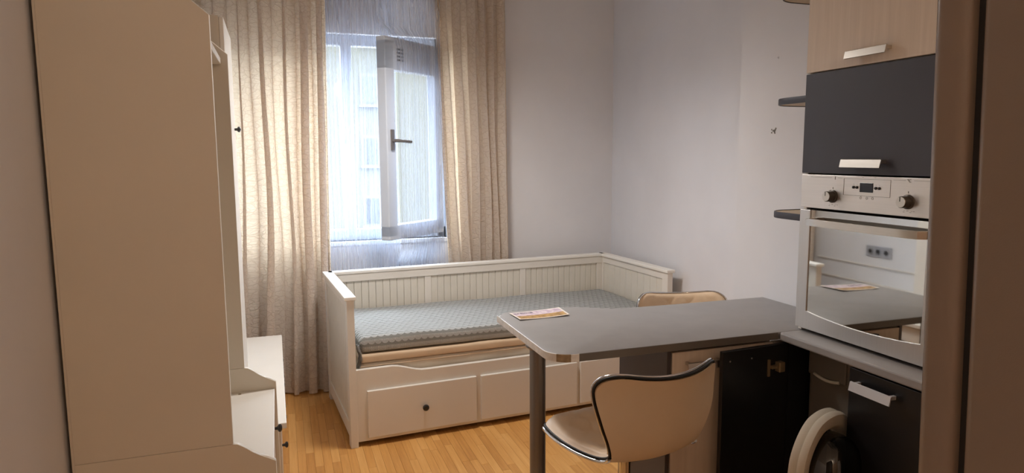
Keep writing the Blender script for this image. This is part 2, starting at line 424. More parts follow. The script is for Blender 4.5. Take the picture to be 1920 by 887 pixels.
# ------------------------------------------------------------------ house across the street
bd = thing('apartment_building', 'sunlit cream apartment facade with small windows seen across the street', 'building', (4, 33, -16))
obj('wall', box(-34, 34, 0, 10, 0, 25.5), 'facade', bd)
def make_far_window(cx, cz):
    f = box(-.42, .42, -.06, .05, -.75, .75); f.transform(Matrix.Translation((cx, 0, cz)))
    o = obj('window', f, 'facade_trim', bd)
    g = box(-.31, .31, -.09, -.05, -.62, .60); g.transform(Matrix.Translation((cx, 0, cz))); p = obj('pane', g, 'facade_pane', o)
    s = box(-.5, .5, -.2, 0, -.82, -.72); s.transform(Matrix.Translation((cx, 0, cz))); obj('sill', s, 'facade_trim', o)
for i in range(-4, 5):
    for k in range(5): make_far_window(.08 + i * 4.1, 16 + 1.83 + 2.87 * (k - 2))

# ------------------------------------------------------------------ curtains
def fold(seed, n):
    rnd = random.Random(seed); ph = [0]; 
    for i in range(n): ph.append(ph[-1] + .7 + .6 * rnd.random())
    tot = ph[-1]; return [p / tot for p in ph], [.6 + .7 * rnd.random() for _ in range(n + 1)]
def drape(name, label, x0t, x1t, x0b, x1b, y, z0, z1, n, amp, seed, parent=None, mat='drape', tilt=0, lap=.35):
    ks, am = fold(seed, n)
    def prof(u):
        for i in range(n):
            if u <= ks[i + 1] or i == n - 1:
                t = (u - ks[i]) / (ks[i + 1] - ks[i]); return math.sin(2 * math.pi * t) * am[i], math.sin(4 * math.pi * t) * am[i], i
    def fn(u, v):
        z = z0 + (z1 - z0) * v; p, q, i = prof(u)
        a = amp * (.75 + .45 * (1 - v) + .15 * math.sin(3.1 * v + i))
        x = x0b + (x1b - x0b) * u + ((x0t - x0b) * (1 - u) + (x1t - x1b) * u) * v ** .8
        wv = .012 * math.sin(5 * v + i * 1.7) + .006 * math.sin(11 * v + i)
        return (x + lap * a * q + wv * math.sin(math.pi * u), y + a * p + tilt * (1 - v), z)
    W = abs(x1t - x0t) * 2.0
    return obj(name, grid(fn, n * 26, 60, lambda u, v: (u * W, v * (z1 - z0))), mat, parent, smooth=True)
RAILZ = 2.70
cl = thing('curtain', 'cream patterned curtain on the left of the window, glowing with daylight', 'curtain', (0, 0, 0), 0, 'cream patterned curtains')
drape('drape', '', -.56, .285, -.56, .245, 4.545, .012, RAILZ, 7, .050, 3, cl, lap=.62)
drape('lace_edging', '', .268, .305, .225, .262, 4.53, .016, RAILZ, 2, .012, 9, cl, 'lace')
cr = thing('curtain', 'cream patterned curtain hanging to the right of the window behind the daybed', 'curtain', (0, 0, 0), 0, 'cream patterned curtains')
drape('drape', '', 1.035, 1.525, 1.15, 1.55, 4.62, .012, RAILZ, 6, .036, 12, cr)
drape('lace_edging', '', 1.018, 1.05, 1.13, 1.165, 4.60, .016, RAILZ, 2, .010, 5, cr, 'lace')
def sheer(name, label, fn_xy, z0, z1, n):
    rnd = random.Random(n); am = [.5 + rnd.random() for _ in range(n + 2)]
    def fn(u, v):
        z = z0 + (z1 - z0) * v; x, y, k = fn_xy(u, z)
        a = .012 * am[int(u * n)] ; return (x + .006 * math.sin(3 * v + u * 20), y + a * math.sin(2 * math.pi * u * n + .6 * math.sin(4 * v)), z)
    o = obj(name, grid(fn, n * 10, 40, lambda u, v: (u * .8 + .03 * v * math.sin(u * 30), v * (z1 - z0))), 'sheer', None, smooth=True)
    return tag(o, label, 'curtain', 'white sheer curtains')
sheer('sheer_curtain', 'white sheer curtain covering the left half of the window, beside the open sash', lambda u, z: (-.5 + 1.26 * u, 4.662, 0), .03, RAILZ, 46)
def tent(u, z):
    k = sstep(.80, 1.0, z) * (1 - .6 * sstep(2.2, 2.7, z))
    xa = .70 - .10 * sstep(2.28, 2.36, z); x = xa + (1.05 - xa) * u; ys = 4.285 + (x - .606) * (4.665 - 4.285) / (1.045 - .606) - .10
    yy = min(ys, 4.635); k2 = k
    return (x + .02 * (1 - k2), yy * k2 + 4.635 * (1 - k2), 0)
sheer('sheer_curtain', 'white sheer curtain draped over the open window sash', tent, .03, RAILZ, 22)
rl = tag(obj('curtain_rail', box(-.57, 1.75, 4.54, 4.69, RAILZ + .002, ZC, .004), 'track'), 'white curtain rail on the ceiling above the window', 'rail')

# ------------------------------------------------------------------ daybed
BL, BW = 2.084, .874
bed = thing('daybed', 'white wooden daybed with three drawers standing along the window wall', 'bed', (.2165, 4.4215, 0), .0699)
def bpart(name, bm, mat, par=None, label=None): return obj(name, bm, mat, par or bed, label=label)
def end_panel(x0, x1, cap_x0, cap_x1, outer):
    """bed end: two posts, rails, recessed boards"""
    ym, yb = -BW + .006, -.006
    f = box(x0, x1, ym, ym + .06, 0.0, .812, .003); box(x0, x1, yb - .055, yb, 0.0, .812, .003, f)
    box(x0 + .003, x1 - .003, ym + .055, yb - .05, .765, .812, .002, f); box(x0 + .003, x1 - .003, ym + .055, yb - .05, .045, .125, .002, f)
    e = bpart('end_panel', f, 'white')
    y = ym + .058; n = 10; wd = ((yb - .053) - y) / n
    for k in range(n):
        bpart('board', box(x0 + .010, x1 - .010, y + k * wd + .0007, y + (k + 1) * wd - .0007, .12, .77, .0025, seg=1), 'board', e)
    bpart('cap_rail', box(cap_x0, cap_x1, -BW - .004, .004, .812, .832, .004), 'white_edge', e)
end_panel(.012, .052, .0, .062, -1)
end_panel(BL - .052, BL - .012, BL - .062, BL, 1)
f = box(.052, BL - .052, -.05, -.012, .762, .812, .002); box(.052, BL - .052, -.05, -.012, .10, .36, .002, f)
for xm in (.052, .66, 1.36, BL - .052 - .045): box(xm, xm + .045, -.046, -.012, .30, .765, .002, f)
bp = bpart('back_panel', f, 'white')
x = .10
for lo, hi in ((.097, .66), (.705, 1.36), (1.405, BL - .097)):
    n = max(1, round((hi - lo) / .0465)); wd = (hi - lo) / n
    for k in range(n): bpart('board', box(lo + k * wd + .0007, lo + (k + 1) * wd - .0007, -.040, -.016, .32, .766, .003, seg=1), 'board', bp)
bpart('cap_rail', box(.03, BL - .03, -.056, .004, .812, .832, .004), 'white_edge', bp)
# front with its dipped top edge
yf = -BW + .016
outl = [(.05, .027), (BL - .05, .027)]
xs = [i / 60 for i in range(61)]
def wave(x):
    e = min(x, BL - x); return .386 + .042 * (1 - sstep(.24, .43, e))
top = [(BL - .05 - (BL - .10) * t, wave(BL - .05 - (BL - .10) * t)) for t in xs]
bpart('front_panel', prism(outl + top, yf, yf + .028, 'y', .0025), 'white')
for k, (a0, a1) in enumerate(((.106, .729), (.757, 1.381), (1.403, 1.98))):
    d = bpart('drawer', box(a0, a1, yf - .016, yf + .30, .046, .309, .0035), 'white')
    if k == 0:
        bpart('knob', lathe([(.006, 0), (.006, -.012), (.017, -.016), (.018, -.024), (.012, -.029), (.002, -.030)], 18, 'y', ((a0 + a1) / 2 + .004, yf - .016, .178)), 'knob', d, 'black round knob')
bpart('slat_base', box(.06, BL - .06, -BW + .05, -.06, .30, .34), 'white')
def mattress(x0, x1, y0, y1, z0, z1, r, seed, amp, name, mat, label, uvs=1.0, skew=0):
    rnd = random.Random(seed); ph = [rnd.random() * 6 for _ in range(8)]
    nu = 110; prof = []
    ns = 40
    # closed cross section across the width
    pts = []
    hh, ww = z1 - z0, y1 - y0
    corners = rounded([(y0, z0), (y1, z0), (y1, z1), (y0, z1)], [r * .6, r * .6, r, r], 5)
    L = []
    for i in range(len(corners)):
        p, q = Vector(corners[i]), Vector(corners[(i + 1) % len(corners)]); m = max(1, int((q - p).length / .02))
        for k in range(m): L.append(p + (q - p) * k / m)
    # start the seam at the bottom back
    bm = bmesh.new(); uvl = bm.loops.layers.uv.new('UVMap'); rings = []; acc = [0]
    for i in range(len(L)): acc.append(acc[-1] + (L[(i + 1) % len(L)] - L[i]).length)
    def pos(t, p):
        x = x0 + (x1 - x0) * t; e = min(x - x0, x1 - x); rr = min(1, e / r) if r > 0 else 1
        k = 1 - math.sqrt(max(0, 1 - (1 - rr) ** 2)); 
        zc = (z0 + z1) / 2; yc = (y0 + y1) / 2
        zz = zc + (p.y - zc) * (1 - .55 * k); yy = yc + (p.x - yc) * (1 - .02 * k)
        top = max(0, (p.y - zc) / (hh / 2))
        wob = amp * (math.sin(x * 9 + ph[0] + yy * 4) + .7 * math.sin(yy * 13 + ph[1]) + .6 * math.sin(x * 23 + ph[2]) * math.sin(yy * 9 + ph[3]))
        side = amp * .8 * math.sin(x * 17 + ph[4])
        return Vector((x, yy + side * (1 if p.x < yc else -1) * (1 - top), zz + wob * top + skew * (x - x0)))
    for i in range(nu + 1): rings.append([bm.verts.new(pos(i / nu, p)) for p in L])
    n = len(L)
    for i in range(nu):
        for j in range(n):
            fc = bm.faces.new((rings[i][j], rings[i + 1][j], rings[i + 1][(j + 1) % n], rings[i][(j + 1) % n]))
            for l, (a, c) in zip(fc.loops, ((i, j), (i + 1, j), (i + 1, j + 1), (i, j + 1))): l[uvl].uv = ((x0 + (x1 - x0) * a / nu) * uvs, acc[c] * uvs)
    bm.faces.new(rings[0][::-1]); bm.faces.new(rings[-1]); bmesh.ops.recalc_face_normals(bm, faces=bm.faces[:])
    o = obj(name, bm, mat, None, smooth=True); o.location = bed.location; o.rotation_euler = bed.rotation_euler
    return o
m1 = tag(mattress(.068, BL - .068, -BW + .055, -.062, .362, .447, .018, 2, .0010, 'mattress', 'ticking', '', skew=-.008), 'cream lowest mattress lying on the slats inside the daybed', 'mattress', 'mattresses stacked on the daybed')
def seam(o, z, y):
    obj('seam', tube([(.075 + i * .05, y + .001 * math.sin(i), z) for i in range(39)], .003, 6), 'foam', o)
seam(m1, .430, -BW + .0545)
m2 = tag(mattress(.075, BL - .075, -BW + .05, -.066, .4515, .497, .016, 5, .0010, 'mattress', 'foam', '', skew=-.008), 'thin beige foam mattress sandwiched in the middle of the stack', 'mattress', 'mattresses stacked on the daybed')
m3 = tag(mattress(.082, BL - .07, -BW + .060, -.058, .505, .592, .030, 8, .0024, 'mattress', 'quilt', '', skew=-.010), 'grey scallop patterned mattress lying on top of the stack', 'mattress', 'mattresses stacked on the daybed')
def crumple(u, v):
    a = .012 * math.sin(u * 9 + v * 5) + .008 * math.sin(u * 21 + v * 13)
    return (.070 + .020 * abs(math.sin(math.pi * v)) * (.6 + .4 * math.sin(u * 8)) + a * .5, -BW + .03 + .05 * u + a * .4, .432 + .125 * v)
o = obj('sheet', grid(crumple, 14, 22), 'sheet', None, smooth=True); sm = o.modifiers.new('s', 'SOLIDIFY'); sm.thickness = .002
o.location = bed.location; o.rotation_euler = bed.rotation_euler
tag(o, 'grey crumpled cover bunched at the left end of the daybed', 'sheet')

# ------------------------------------------------------------------ hall stand (left foreground)
HR = .0075
def loc2(x, y): return (x, y)
hs = thing('hall_stand', 'tall white hall stand with shaped side panels and a drawer bench, left foreground', 'hall stand', (-.165, 1.994, 0), HR)
HW = .756       # run along the left wall
HB = -.391      # back edge
def side_profile():
    low = [(HB, 0), (.112, 0), (.112, .684)]
    curve = [(.112 - .112 * t, .684 + .068 * (1 - (1 - t) ** 1.0) if False else .684 + .0695 * math.sin(min(1, t * 1.12) * math.pi / 2) ** 1.15) for t in [i / 14 for i in range(1, 14)]]
    curve = [(.112, .684), (.094, .694), (.07, .707), (.05, .720), (.034, .7335), (.022, .742), (.012, .748), (.0, .7505)]
    up = [(0, 1.937)] + [(-.043, 1.972), (-.12, 2.035), (-.2, 2.06), (HB, 2.06)]
    return low[:2] + curve + up
for k, y in enumerate((0, HW - .018)):
    pr_ = side_profile(); up_ = [p for p in pr_ if p[1] > .7504]
    obj('side_panel', prism([(HB, .0)] + [p for p in pr_[1:] if p[1] <= .7504] + [(-.001, .7504), (HB, .7504)], y, y + .018, 'y', .0008), 'grey_white', hs)
    obj('side_panel', prism([(HB, .7512), (0, .7512)] + up_[1:], y, y + .018, 'y', .0008), 'grey_white', hs)
    # pale edge bands on the shaped front edge
pp = side_profile()
for y in (0, HW - .018):
    e = tube([(p[0] - .0055, y + .009, p[1] - (.004 if .7 < p[1] < .76 and p[0] > .01 else 0)) for p in pp[1:-1]], .0068, 8); obj('edge_band', e, 'white_edge', hs, smooth=True, label='pale edge banding')
obj('seat_board', box(HB + .01, .106, .018, HW - .018, .639, .657, .002), 'white', hs)
obj('screw_cover', lathe([(.006, 0), (.005, .002)], 10, 'z', (-.02, HW - .045, .657)), 'brass', hs, label='brown screw cover')
obj('top_shelf', box(HB + .01, -.024, .018, HW - .018, 1.900, 1.9235, .002), 'white_edge', hs)
obj('back_panel', box(HB - .006, HB, 0, HW, .06, 2.05), 'grey_white', hs)
for z0, z1 in ((.36, .628), (.08, .35)):
    d = obj('drawer', box(HB + .02, .098, .022, HW - .022, z0, z1, .002), 'white', hs)
    for yy in (.15, HW - .15):
        obj('knob', lathe([(.005, 0), (.006, .012), (.014, .018), (.015, .025), (.009, .030), (.002, .031)], 16, 'x', (.098, yy, (z0 + z1) / 2 + .05)), 'knob', d, label='black mushroom knob')

# ------------------------------------------------------------------ low chest and tall cabinet beyond it
ch = thing('low_chest', 'long low white chest of drawers standing between hall stand and left curtain', 'chest', (-.026, 2.768, 0), .012)
CLn, CZ = 1.44, .4966
obj('top_board', box(-.52, .0, 0, CLn, CZ - .024, CZ, .003), 'white', ch)
obj('carcass', box(-.505, -.030, .012, CLn - .012, .03, CZ - .024, .002), 'white', ch)
for k in range(3):
    y0 = .018 + k * .47; d = obj('drawer', box(-.30, -.0215, y0 + .004, y0 + .462, .20, CZ - .034, .003), 'white', ch)
    for yy in (.085, .405):
        obj('knob', lathe([(.005, 0), (.006, .010), (.012, .015), (.013, .021), (.008, .024), (.002, .025)], 16, 'x', (-.0215, y0 + yy, .362)), 'knob', d, label='black mushroom knob')
for k, (yy) in enumerate((.02, CLn - .06)):
    obj('leg', box(-.06, -.02, yy, yy + .04, 0, .04), 'white', ch); obj('leg', box(-.50, -.46, yy, yy + .04, 0, .04), 'white', ch)
tc = thing('tall_cabinet', 'tall narrow white cabinet standing on the low chest behind the hall stand', 'cabinet', (-.181, 2.772, CZ), .012)
TH = 2.083 - CZ
obj('carcass', box(-.365, -.016, 0, .49, 0, TH, .002), 'grey_white', tc)
obj('door', box(-.016, 0, .003, .487, .006, TH - .004, .003), 'white_edge', tc)
obj('knob', lathe([(.005, 0), (.006, .010), (.012, .015), (.012, .021), (.002, .026)], 14, 'x', (0, .40, 1.185)), 'knob', tc, label='black knob')

# ------------------------------------------------------------------ peninsula table
TZ = .893
tb = thing('peninsula_table', 'grey laminate peninsula table on one steel leg with worn silver edging', 'table', (.9, 2.25, 0))
tb.location = (0, 0, 0)
outline = rounded([(.832, 2.036), (2.126, 2.034), (2.126, 2.579), (1.62, 2.588), (1.36, 2.60), (1.20, 2.70), (.835, 2.712)], [.085, 0, 0, .4, .12, .14, .10], 8)
obj('tabletop', prism(outline, TZ - .028, TZ, 'z', .0015), 'grey_top', tb)
def edge_strip(path, name, mat, label, z0=TZ - .0285, z1=TZ - .0005, out=.0016):
    bm = bmesh.new(); P = [Vector(p) for p in path]; rows = []
    for i, p in enumerate(P):
        t = (P[min(i + 1, len(P) - 1)] - P[max(i - 1, 0)]).normalized(); n = Vector((t.y, -t.x))
        rows.append([bm.verts.new((p.x + n.x * o, p.y + n.y * o, z)) for o, z in ((0, z0), (out, z0 + .001), (out, z1 - .001), (0, z1), (-.002, z1), (-.002, z0))])
    for A, B in zip(rows, rows[1:]):
        for j in range(6): bm.faces.new((A[j], B[j], B[(j + 1) % 6], A[(j + 1) % 6]))
    bm.faces.new(rows[0][::-1]); bm.faces.new(rows[-1]); bmesh.ops.recalc_face_normals(bm, faces=bm.faces[:])
    obj(name, bm, mat, tb, label=label)
cor = outline[:9]
left = [(.835, 2.66), (.8335, 2.5), (.8328, 2.3), cor[0]]
back_c = [p for p in outline if p[0] < .95 and p[1] > 2.6]
edge_strip(back_c[::-1][::-1] + left + cor[1:5], 'edge_strip', 'edge_worn', 'silver edging, chipped along the end')
edge_strip(cor[4:8], 'edge_strip', 'edge_brown', 'brown patch of bare chipboard at the corner')
edge_strip([cor[7], cor[8], (.93, 2.0358)], 'edge_strip', 'edge_worn', 'silver edging stub at the corner')
edge_strip([(.93, 2.0358), (1.4, 2.0353), (1.752, 2.0346)], 'edge_strip', 'edge_grey', 'dark grey front edging')
obj('leg', lathe([(.030, .0), (.030, TZ - .028)], 28, 'z', (.872, 2.28, 0)), 'leg_metal', tb, smooth=False)
smooth(tb.children[-1])
obj('leg_collar', lathe([(.045, 0), (.045, .006), (.033, .012)], 24, 'z', (.872, 2.28, 0)), 'leg_metal', tb)
obj('leg_collar', lathe([(.033, 0), (.045, .01), (.045, .016)], 24, 'z', (.872, 2.28, TZ - .044)), 'leg_metal', tb)
def leaf(u, v):
    a = (Vector((.8942, 2.5381)) * (1 - u) + Vector((1.1175, 2.5448)) * u) * (1 - v) + (Vector((.8889, 2.6592)) * (1 - u) + Vector((1.1294, 2.689)) * u) * v
    return (a.x, a.y, TZ + .0012 + .004 * (u - .45) ** 2 * 4 * (1 - v * .3))
o = obj('leaflet', grid(leaf, 14, 6, lambda u, v: (u, v)), 'leaflet'); sm = o.modifiers.new('s', 'SOLIDIFY'); sm.thickness = .0016; sm.offset = 1
tag(o, 'small printed leaflet with white border lying on the table corner', 'leaflet')

# ------------------------------------------------------------------ handles for the kitchen fronts
def bar_handle(par, c, length, along, out, mat='alu', h=.026, depth=.03, label='flat metal bar handle'):
    """slanted flat bar; c centre on the front, along / out unit axes"""
    A, O, Z = Vector(along), Vector(out), Vector((0, 0, 1)); bm = bmesh.new(); c = Vector(c)
    prof = [(depth - .004, h / 2), (depth, h / 2 - .002), (depth + .006, -h / 2), (depth + .002, -h / 2 - .001)]
    sk = .010
    vs = [[bm.verts.new(c + A * (s * length / 2 + (sk if z > 0 else -sk) * .5 * 0 + s * 0) + O * d + Z * z) for d, z in prof] for s in (-1, 1)]
    for j in range(4): bm.faces.new((vs[0][j], vs[0][(j + 1) % 4], vs[1][(j + 1) % 4], vs[1][j]))
    bm.faces.new(vs[0][::-1]); bm.faces.new(vs[1])
    for s in (-1, 1):
        p = c + A * s * (length / 2 - .012); q = bmesh.new()
        bmesh.ops.create_cube(q, size=1)
        for v in q.verts: v.co = p + A * v.co.x * .010 + O * (depth - .002) * (v.co.y + .5) + Z * (v.co.z * .012 + h * .2)
        merge(bm, q)
    bmesh.ops.recalc_face_normals(bm, faces=bm.faces[:])
    return obj('handle', bm, mat, par, label=label)

# ------------------------------------------------------------------ cabinet under the table
uc = thing('base_cabinet', 'base cabinet with pale wood front under the grey table', 'cabinet', (1.30, 2.06, 0))
uc.location = (0, 0, 0)
obj('carcass', box(1.292, 1.748, 2.072, 2.42, .08, .858, .001), 'carcass_dark', uc)
obj('side_panel', box(1.288, 1.304, 2.058, 2.42, 0, .862, .001), 'carcass_dark', uc)
obj('plinth', box(1.31, 1.74, 2.10, 2.12, 0, .08), 'black_front', uc)
d = obj('door', box(1.308, 1.748, 2.054, 2.072, .085, .851, .002), 'light_wood', uc)
bar_handle(d, (1.428, 2.054, .803), .145, (1, 0, 0), (0, -1, 0), 'alu')
obj('filler_strip', box(1.752, 2.10, 2.056, 2.072, .08, .851, .001), 'light_wood', uc)

# ------------------------------------------------------------------ worktop, washer cupboard, washer
wt = tag(obj('worktop', prism(rounded([(1.757, 1.20), (2.418, 1.20), (2.418, 2.031), (1.751, 2.031)], [.01, 0, 0, .018], 6), TZ - .029, TZ + .002, 'z', .006), 'grey_top'), 'grey laminate worktop strip running under the oven', 'worktop')
wc = thing('washer_cupboard', 'black fronted cupboard around the washing machine, left door swung open', 'cupboard', (0, 0, 0))
obj('side_panel', box(1.79, 2.40, 2.012, 2.030, 0, .862), 'black_front', wc)
obj('side_panel', box(1.79, 2.40, 1.375, 1.393, 0, .862), 'black_front', wc)
d = obj('door', box(1.767, 1.785, 1.378, 1.703, .085, .856, .002), 'black_front', wc)
bar_handle(d, (1.767, 1.592, .806), .158, (0, 1, 0), (-1, 0, 0), 'handle_white', .030, label='white silver bar handle')
dr = bpy.data.objects.new('door', None); C.objects.link(dr); dr.parent = wc; dr.location = (1.795, 2.035, 0); dr.rotation_euler = (0, 0, math.radians(4.2))
obj('door_leaf', box(-.318, 0, -.018, 0, .085, .853, .002), 'black_front', dr)
hg = box(-.108, -.098, -.024, -.017, .735, .80, .001); box(-.098, -.072, -.034, -.018, .765, .777, .002, hg); box(-.072, -.045, -.044, -.018, .752, .790, .003, hg)
obj('hinge', hg, 'brass', dr, label='brassy cup hinge')
sc = bmesh.new()
for xx, zz in ((-.285, .815), (-.185, .815)): lathe([(.0035, -.018), (.0035, -.0195), (.001, -.020)], 8, 'y', (xx, 0, zz), sc)
obj('screw', sc, 'alu', dr)
ws = thing('washing_machine', 'silver grey front loading washing machine with its porthole door open', 'washing machine', (.042, 0, 0))
obj('body', box(1.832, 2.33, 1.415, 1.998, .01, .845, .012), 'washer_body', ws)
pnl = obj('control_panel', box(1.822, 1.84, 1.420, 1.993, .735, .84, .006), 'washer_body', ws)
obj('drawer', box(1.815, 1.83, 1.805, 1.985, .742, .832, .006), 'washer_body', ws)
obj('drawer_grip', tube([(1.812, 1.83 + .02 * i, .748 - .010 * math.sin(math.pi * i / 6)) for i in range(7)], .006, 8), 'washer', ws, smooth=True)
ring = []
for i in range(48): ring.append((math.cos(2 * math.pi * i / 48), math.sin(2 * math.pi * i / 48)))
CY, CZw = 1.655, .505
obj('gasket', lathe([(.175, 0), (.175, -.012), (.150, -.012), (.140, .0)], 40, 'x', (1.834, CY, CZw)), 'rubber', ws, smooth=True)
obj('drum_opening', lathe([(.138, -.0135), (.02, -.0135)], 36, 'x', (1.834, CY, CZw)), 'gap', ws)
pd_ = bpy.data.objects.new('porthole_door', None); C.objects.link(pd_); pd_.parent = ws
pd_.location = (1.826, 1.7775, CZw); pd_.rotation_euler = (0, 0, math.radians(20))
# door in its own XZ plane: hinge at x=0, reaches to x=-.36, inside faces -Y
oct_ = []
for i in range(64):
    a = 2 * math.pi * i / 64; k = 1 / (abs(math.cos(a)) ** 5 + abs(math.sin(a)) ** 5) ** .2
    rr = .19 * (.35 * min(k, 1.09) + .65); oct_.append((-.19 + rr * math.cos(a), rr * 1.04 * math.sin(a)))
def ringmesh(outer, r_in, y0, y1, bev=True):
    bm = bmesh.new(); n = len(outer); L = []
    prof = [(1.0, y1), (1.0, y0 + .012), (.965, y0), (.80, y0), (.74, y0 + .010), (.70, y1)]
    for s, y in prof: L.append([bm.verts.new((-.19 + (x + .19) * s, y, z * s)) for x, z in outer])
    for k in range(len(L)):
        A, B = L[k], L[(k + 1) % len(L)]
        for j in range(n): bm.faces.new((A[j], A[(j + 1) % n], B[(j + 1) % n], B[j]))
    bmesh.ops.recalc_face_normals(bm, faces=bm.faces[:]); return bm
smooth(obj('door_ring', ringmesh(oct_, .13, -.022, 0), 'washer', pd_), 50)
smooth(obj('door_back', ringmesh([(-.19 + (x + .19) * 1.012, z * 1.012) for x, z in oct_], .13, .002, .026), 'washer', pd_), 50)
obj('door_window', lathe([(.134, .020), (.134, .024), (.004, .026)], 36, 'y', (-.19, 0, 0)), 'door_glass', pd_, label='dark outer glass of the porthole')
bowl = [(.132, -.004), (.130, -.03), (.120, -.065), (.100, -.088), (.07, -.100), (.03, -.106), (.004, -.107)]
smooth(obj('door_bowl', lathe(bowl, 40, 'y', (-.19, 0, 0)), 'door_glass', pd_, label='clear glass bowl'), 60)

# ------------------------------------------------------------------ oven housing, oven
OX, OY = 1.8445, 2.052
oh = thing('oven_housing', 'tall kitchen unit around the oven, wood and anthracite flap doors on top', 'kitchen unit', (0, 0, 0))
obj('side_panel', box(1.862, 2.41, OY - .017, OY, TZ + .003, 2.62, .001), 'white', oh)
obj('side_panel', box(1.862, 2.41, 1.44, 1.456, TZ + .003, 2.62, .001), 'white', oh)
obj('shelf', box(1.866, 2.41, 1.456, OY - .017, 1.492, 1.510), 'white', oh); obj('shelf', box(1.866, 2.41, 1.456, OY - .017, 1.845, 1.862), 'white', oh)
obj('top_panel', box(1.862, 2.41, 1.44, OY, 2.62, 2.636), 'white', oh)
d = obj('door', box(OX, OX + .018, 1.442, OY - .002, 1.4925, 1.8525, .002), 'anth_front', oh, label='anthracite flap door')
bar_handle(d, (OX, 1.755, 1.531), .165, (0, 1, 0), (-1, 0, 0), 'alu', .028)
d = obj('door', box(OX, OX + .018, 1.442, OY - .002, 1.8565, 2.232, .002), 'light_wood', oh, label='pale wood flap door')
bar_handle(d, (OX, 1.760, 1.893), .165, (0, 1, 0), (-1, 0, 0), 'alu', .026)
obj('door', box(OX, OX + .018, 1.442, OY - .002, 2.236, 2.61, .002), 'light_wood', oh, label='pale wood flap door')
ov = thing('oven', 'stainless steel built-in oven with mirrored glass door above the worktop', 'oven', (0, 0, 0))
obj('body', box(OX + .03, 2.36, 1.462, OY - .022, TZ + .012, 1.484), 'gap', ov)
cpn = obj('control_panel', box(OX - .002, OX + .03, 1.452, OY - .006, 1.366, 1.4875, .0012), 'steel', ov)
def oven_knob(y, z):
    k = lathe([(.023, 0), (.023, -.004), (.0185, -.006), (.0185, -.028), (.017, -.030)], 28, 'x', (OX - .002, y, z)); o = obj('knob', k, 'knob_dark', ov); smooth(o)
    obj('knob_face', lathe([(.0172, -.0285), (.0165, -.0315), (.002, -.0318)], 28, 'x', (OX - .002, y, z)), 'alu', o, label='pale metal knob face')
    obj('pointer', box(OX - .0345, OX - .0335, y + .001, y + .003, z + .002, z + .016), 'black', o)
oven_knob(1.893, 1.4135); oven_knob(1.588, 1.4125)
def mark(y0, y1, z0, z1, bm): box(OX - .0028, OX - .0018, min(y0, y1), max(y0, y1), z0, z1, bm=bm)
disp = obj('display', box(OX - .0035, OX, 1.722, 1.776, 1.434, 1.466, .001), 'display', ov)
for yy in (1.802, 1.788, 1.711, 1.697):
    obj('button', lathe([(.0048, 0), (.0048, -.003), (.003, -.0038)], 14, 'x', (OX - .002, yy, 1.4495)), 'black', ov)
ink = bmesh.new()
mark(1.655, 1.845, 1.4775, 1.4783, ink); mark(1.655, 1.845, 1.4215, 1.4223, ink); mark(1.6545, 1.6553, 1.4215, 1.4783, ink); mark(1.8447, 1.8455, 1.4215, 1.4783, ink)
for a0, a1 in ((1.90, 2.0), (1.852, 1.872), (1.60, 1.645), (1.475, 1.57)): mark(a0, a1, 1.4785, 1.4793, ink)
mark(1.884, 1.886, 1.473, 1.484, ink)                                    # small symbol over the left knob
for yk in (1.893, 1.588):
    mark(yk - .001, yk + .001, 1.4395, 1.4455, ink)
    for k in range(4): mark(yk + .016 - k * .012, yk + .010 - k * .012, 1.3795 + (k % 2) * .004, 1.3805 + (k % 2) * .004, ink); 
    for k in range(3): mark(yk + .014 - k * .013, yk + .009 - k * .013, 1.3840, 1.3848, ink)
for k, yy in enumerate((1.77, 1.745, 1.722)):
    tube([(OX - .0024, yy + .004 * math.cos(a * .785), 1.415 + .004 * math.sin(a * .785)) for a in range(8)], .0005, 4, True, ink)
for yy in (1.765, 1.715): mark(yy - .003, yy + .003, 1.4865 - .003, 1.4865 - .0022, ink)
for yy in (1.802, 1.788, 1.711, 1.697): mark(yy - .002, yy + .002, 1.459, 1.4598, ink)
obj('printed_marks', ink, 'ink', ov)
tx = bpy.data.curves.new('temperature_mark', 'FONT'); tx.body = '\u00b0C'; tx.size = .013; tx.extrude = .0003
tm = bpy.data.objects.new('temperature_mark', tx); C.objects.link(tm)
dg = bpy.context.evaluated_depsgraph_get(); me = bpy.data.meshes.new_from_object(tm.evaluated_get(dg)); bpy.data.objects.remove(tm)
me.materials.clear(); me.materials.append(M['ink']); tm = bpy.data.objects.new('temperature_mark', me); C.objects.link(tm)
tm.parent = ov; tm.location = (OX - .0025, 1.595, 1.4735); tm.rotation_euler = (math.pi / 2, 0, -math.pi / 2)
# door: steel frame with an arched lower band around the mirrored glass
DZ0, DZ1 = TZ + .016, 1.3575
dy0, dy1 = 1.454, OY - .006
gy1, gy0 = 1.994, 1.512
arc = lambda y: .962 + .0155 * ((y - (gy0 + gy1) / 2) / ((gy1 - gy0) / 2)) ** 2
dfr = prism([(gy1, DZ1), (dy1, DZ1), (dy1, DZ0), (dy0, DZ0), (dy0, DZ1), (gy0, DZ1)] + [(gy0 + (gy1 - gy0) * i / 24, arc(gy0 + (gy1 - gy0) * i / 24)) for i in range(25)], OX - .004, OX + .026, 'x', .0015)
dobj = obj('door', dfr, 'steel_v', ov)
obj('door_glass', prism([(gy0 - .004, DZ1), (gy1 + .004, DZ1)] + [(gy1 + .004 - (gy1 - gy0 + .008) * i / 24, arc(gy1 + .004 - (gy1 - gy0 + .008) * i / 24) - .004) for i in range(25)], OX, OX + .006, 'x'), 'oven_glass', dobj, label='dark mirrored glass')
hp = [(OX, 1.975), (OX - .020, 1.980), (OX - .040, 1.968), (OX - .047, 1.94)] + [(OX - .047 - .006 * math.sin(math.pi * i / 10), 1.94 - .40 * i / 10) for i in range(1, 10)] + [(OX - .047, 1.54), (OX - .040, 1.515), (OX - .022, 1.503), (OX, 1.506)]
